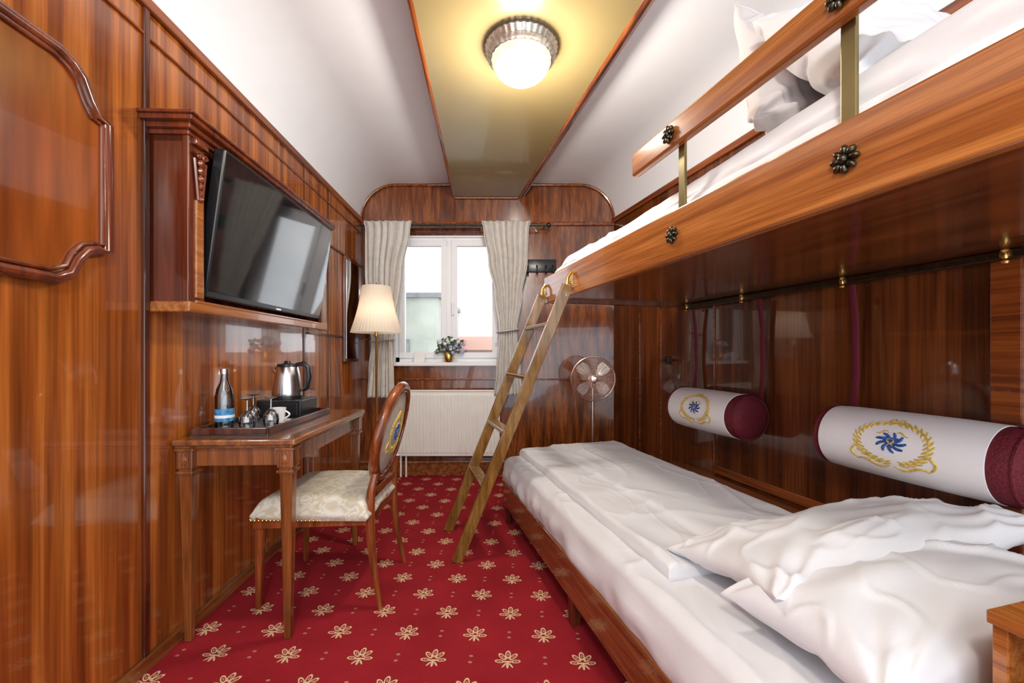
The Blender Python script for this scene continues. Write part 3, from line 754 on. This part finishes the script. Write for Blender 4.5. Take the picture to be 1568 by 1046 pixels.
def dfun(x, y):
    z = .012 / (1 + math.exp(-(x - 1.04 - .03 * math.sin(y * 2.1)) / .006))
    if y < 1.6:
        k = max(0, 1 - (y - 1.12) / .44); z += .016 * math.sin((x - .8) * 30 + y * 12 + 3 * noise.noise(Vector((x * 4, y * 4, 1)))) * k * k
    return z
bm = newbm(); slab(bm, bx0 + .115, bx1 - .01, 1.12, by1 - .02, .44, .500, 150, 260, .022, .010, 7, 2.6, dfun, bulge=.004); obj(bm, 'duvet', LINEN, True, g, angle=180)
def PM(x, y, z, rx=0, ry=0, rz=0): return Matrix.Translation((x, y, z)) @ Matrix.Rotation(rz, 4, 'Z') @ Matrix.Rotation(ry, 4, 'Y') @ Matrix.Rotation(rx, 4, 'X')
def mkpillow(M, w, l, t, seed, m=LINEN, **k):
    g = grp('pillow', RA); bm = newbm(); pillow(bm, w, l, t, seed, M, **k); obj(bm, 'cover', m, True, g, angle=180)
mkpillow(PM(1.34, .96, .58, rx=-.20, ry=-.08, rz=-.05), 1.0, .46, .16, 3, amp=.026, f=4)
mkpillow(PM(1.20, .70, .56, rx=-.03, ry=-.05, rz=-.03), .80, .40, .18, 5, amp=.024, f=4)

g = grp('nightstand', RA)
nx0, nx1, ny0, ny1, nz = .965, 1.36, .10, .478, .715
bm = newbm(); B(bm, nx0, nx1, ny0, ny1, nz - .022, nz, .002)
B(bm, nx0 + .005, nx1 - .005, ny1 - .025, ny1 - .005, 0, nz - .022, .002); B(bm, nx0 + .005, nx1 - .005, ny0 + .005, ny0 + .025, 0, nz - .022, .002)
B(bm, nx1 - .02, nx1 - .005, ny0 + .01, ny1 - .01, .03, nz - .022); B(bm, nx0 + .01, nx1 - .01, ny0 + .01, ny1 - .01, .36, .38); B(bm, nx0 + .01, nx1 - .01, ny0 + .01, ny1 - .01, .04, .06)
obj(bm, 'carcass', W_RAIL, parent=g)

# ------------------------------------------------------------ UPPER BUNK
g = grp('bunk_bed', RA)
ux0, ux1, uy0, uy1 = .90, 1.955, .10, 2.55
bm = newbm()
B(bm, ux0, ux0 + .035, uy0, uy1, 1.47, 1.64, .006)
B(bm, ux0 - .012, ux0 + .02, uy0, 1.476, 1.85, 1.94, .008)
obj(bm, 'side_rail_and_guard', W_RAIL, parent=g)
bm = newbm(); B(bm, ux0 + .03, ux1, uy0, uy1 - .01, 1.495, 1.515); B(bm, ux0 + .03, ux0 + .07, uy0, uy1, 1.475, 1.50, .004); B(bm, ux0 + .03, ux1, uy1 - .04, uy1, 1.475, 1.62, .005); B(bm, ux1 - .03, ux1 + .02, uy0, uy1, 1.50, 1.62, .005)
obj(bm, 'deck', W_UNDER, parent=g)
bm = newbm()
for y in (1.215, .672):
    B(bm, ux0 + .02, ux0 + .03, y - .016, y + .016, 1.60, 1.93, .002)
obj(bm, 'guard_posts', BRASSD, parent=g)
bm = newbm()
for y, z in ((1.233, 1.555), (1.233, 1.895), (.66, 1.555), (.66, 1.895)):
    rosette(bm, (ux0 - .006 if z < 1.7 else ux0 - .02, y, z), .031)
obj(bm, 'rosettes', BRONZE, True, g)
bm = newbm(); B(bm, ux1 - .04, ux1 + .0, uy0, uy1, 1.462, 1.490, .003); obj(bm, 'hinge_rail', BRONZE, parent=g)
bm = newbm()
for y in (2.47, 1.99, 1.42, .90):
    LA(bm, [(r_ * .75, z_ * .8) for r_, z_ in [(0, 0), (.012, 0), (.016, .01), (.010, .02), (.014, .03), (.010, .045), (.016, .055), (.01, .065), (0, .068)]], (ux1 - .045, y, 1.445), seg=14)
    B(bm, ux1 - .05, ux1 - .035, y - .012, y + .012, 1.465, 1.485, .003)
for y in (2.53, 2.10): B(bm, ux0 - .006, ux0 + .002, y - .012, y + .012, 1.52, 1.60, .003); SP(bm, (ux0 - .008, y, 1.585), .008); SP(bm, (ux0 - .008, y, 1.535), .008)
obj(bm, 'brass_fittings', BRASS, True, g)
bm = newbm(); slab(bm, ux0 + .04, ux1 - .005, uy0 + .02, uy1 - .045, 1.52, 1.70, 50, 110, .06, .006, 11, 4); obj(bm, 'mattress', LINEN, True, g, angle=180)
bm = newbm(); slab(bm, ux0 + .07, ux1 - .01, .3, 2.42, 1.67, 1.745, 90, 180, .05, .012, 13, 2.6, lambda x, y: .05 * max(0, (1.5 - y))); obj(bm, 'duvet', LINEN, True, g, angle=180)
mkpillow(PM(1.46, 1.14, 2.02, rx=1.2, rz=.02, ry=.26), .78, .62, .18, 21, LINEN2, amp=.038, f=4)
mkpillow(PM(1.40, .84, 1.93, rx=.85, rz=-.1, ry=.12), .78, .55, .22, 23, LINEN, amp=.032, f=4)

# straps + bolsters
def bolster(y0, y1, sy):
    g = grp('bolster_pillow', RA)
    xc, zc, R = 1.845, .80, .12
    Mx = Matrix.Translation((xc, 0, zc)) @ Matrix.Rotation(-pi / 2, 4, 'X')
    Lh = y1 - y0
    def ring(pr, m, nm, mod=None):
        bm = newbm(); LA(bm, pr, (0, 0, 0), 48, Mx, mod); return obj(bm, nm, m, True, g, angle=60)
    ring([(R, y0 + .12), (R + .004, y0 + .06), (R, y0 + .03), (R * .92, y0 + .012), (R * .6, y0), (0, y0 - .004)], BURG, 'near_end')
    ring([(R, y1 - .06), (R, y1 - .03), (R * .92, y1 - .012), (R * .6, y1), (0, y1 + .004)], BURG, 'far_end')
    ring([(R - .004, y0 + .075), (R + .006, y0 + .077), (R + .009, y0 + .18), (R + .010, (y0 + y1) / 2), (R + .009, y1 - .1), (R + .006, y1 - .042), (R - .004, y1 - .04)], CANV, 'wrap')
    bm = newbm()
    for yy in (y0 + .02, y1 - .02): TU(bm, [(xc + (R * .98) * math.cos(t * pi / 16), yy, zc + R * .98 * math.sin(t * pi / 16)) for t in range(32)], .006, 6, True)
    obj(bm, 'piping', BURG, True, g)
    yc = y0 + .075 + (Lh - .115) / 2 - .01
    go, bu = newbm(), newbm()
    def mp(u, v):
        ph = .22 + v / (R + .01)
        return Vector((xc - (R + .0085) * math.cos(ph), yc - u, zc + (R + .0085) * math.sin(ph)))
    emblem(go, bu, mp, .115, .078, .0055)
    obj(go, 'emblem_gold', GOLD, True, g); obj(bu, 'emblem_blue', BLUE, True, g)
    bm = newbm()
    for s in sy:   # hanging strap that loops over the back of the roll
        TU(bm, [(1.925, s, 1.455), (1.945, s, 1.30), (1.950, s, 1.05), (1.935, s, .92)] + [(xc + (R + .012) * math.cos(t), s, zc + (R + .012) * math.sin(t)) for t in (.75, 1.1, 1.4, 1.7)], .016, 8, flat=.22)
    obj(bm, 'straps', PURP, True, g)
bolster(1.84, 2.45, (2.42, 1.88))
bolster(.78, 1.42, (1.39, .82))

# ------------------------------------------------------------ LADDER
g = grp('bunk_ladder', RA)
b0_, b1_ = Vector((.305, 2.31, 0)), Vector((.305, 2.74, 0)); t0, t1 = Vector((.872, 2.09, 1.52)), Vector((.872, 2.50, 1.52))
def beam(bm, p, q, w, h):
    d = (q - p); L = d.length; z = d.normalized(); y = Vector((0, 1, 0)); y = (y - z * y.dot(z)).normalized(); x = y.cross(z)
    M = Matrix.Translation(p) @ Matrix((x, y, z)).transposed().to_4x4()
    B(bm, -h / 2, h / 2, -w / 2, w / 2, 0, L, .004, M)
bm = newbm(); beam(bm, b0_, t0, .028, .06); beam(bm, b1_, t1, .028, .06); obj(bm, 'stiles', W_LADDER, parent=g)
bm = newbm()
for z in (.42, .72, 1.02, 1.31):
    t = z / 1.52
    p, q = b0_.lerp(t0, t), b1_.lerp(t1, t)
    M = Matrix.Translation((p + q) / 2); L = (q - p).length / 2
    B(bm, -.032, .032, -L, L, -.011, .011, .004, M)
obj(bm, 'rungs', W_LADDER, parent=g)
bm = newbm()
for p in (t0, t1): TU(bm, [(p.x - .01, p.y, 1.46), (p.x, p.y, 1.56), (p.x + .02, p.y, 1.59)], .008, 6)
obj(bm, 'hooks', BRASS, True, g)

# ------------------------------------------------------------ LIGHT
W = bpy.data.worlds.new('sky'); S.world = W; W.use_nodes = True
bg = W.node_tree.nodes['Background']; nt = W.node_tree
tc = N(nt, 'ShaderNodeTexCoord'); no = N(nt, 'ShaderNodeTexNoise'); no.inputs['Scale'].default_value = 3; no.inputs['Detail'].default_value = 5
nt.links.new(tc.outputs['Generated'], no.inputs['Vector'])
r = ramp(nt, [(.35, (.66, .80, .97)), (.6, (.97, .99, 1))]); nt.links.new(no.outputs['Fac'], r.inputs[0]); nt.links.new(r.outputs[0], bg.inputs['Color'])
bg.inputs['Strength'].default_value = 2.8
def pt(name, loc, e, col, rad):
    l = bpy.data.lights.new(name, 'POINT'); l.energy = e; l.color = col; l.shadow_soft_size = rad
    o = bpy.data.objects.new(name, l); o.location = loc; S.collection.objects.link(o)
pt('entrance_ceiling_light', (-.1, -.55, 2.4), 82, (1, .96, .90), .12)
pt('lamp_glow', (.045, 2.03, 2.34), 48, (1, .92, .80), .07)

cam = bpy.data.cameras.new('camera'); co = bpy.data.objects.new('camera', cam); S.collection.objects.link(co)
co.location = (0, 0, 1.15); co.rotation_euler = (pi / 2, 0, 0)
cam.sensor_width = 36; cam.lens = 36 * 640 / 1568; cam.shift_y = 19 / 1568; cam.clip_start = .02
S.camera = co
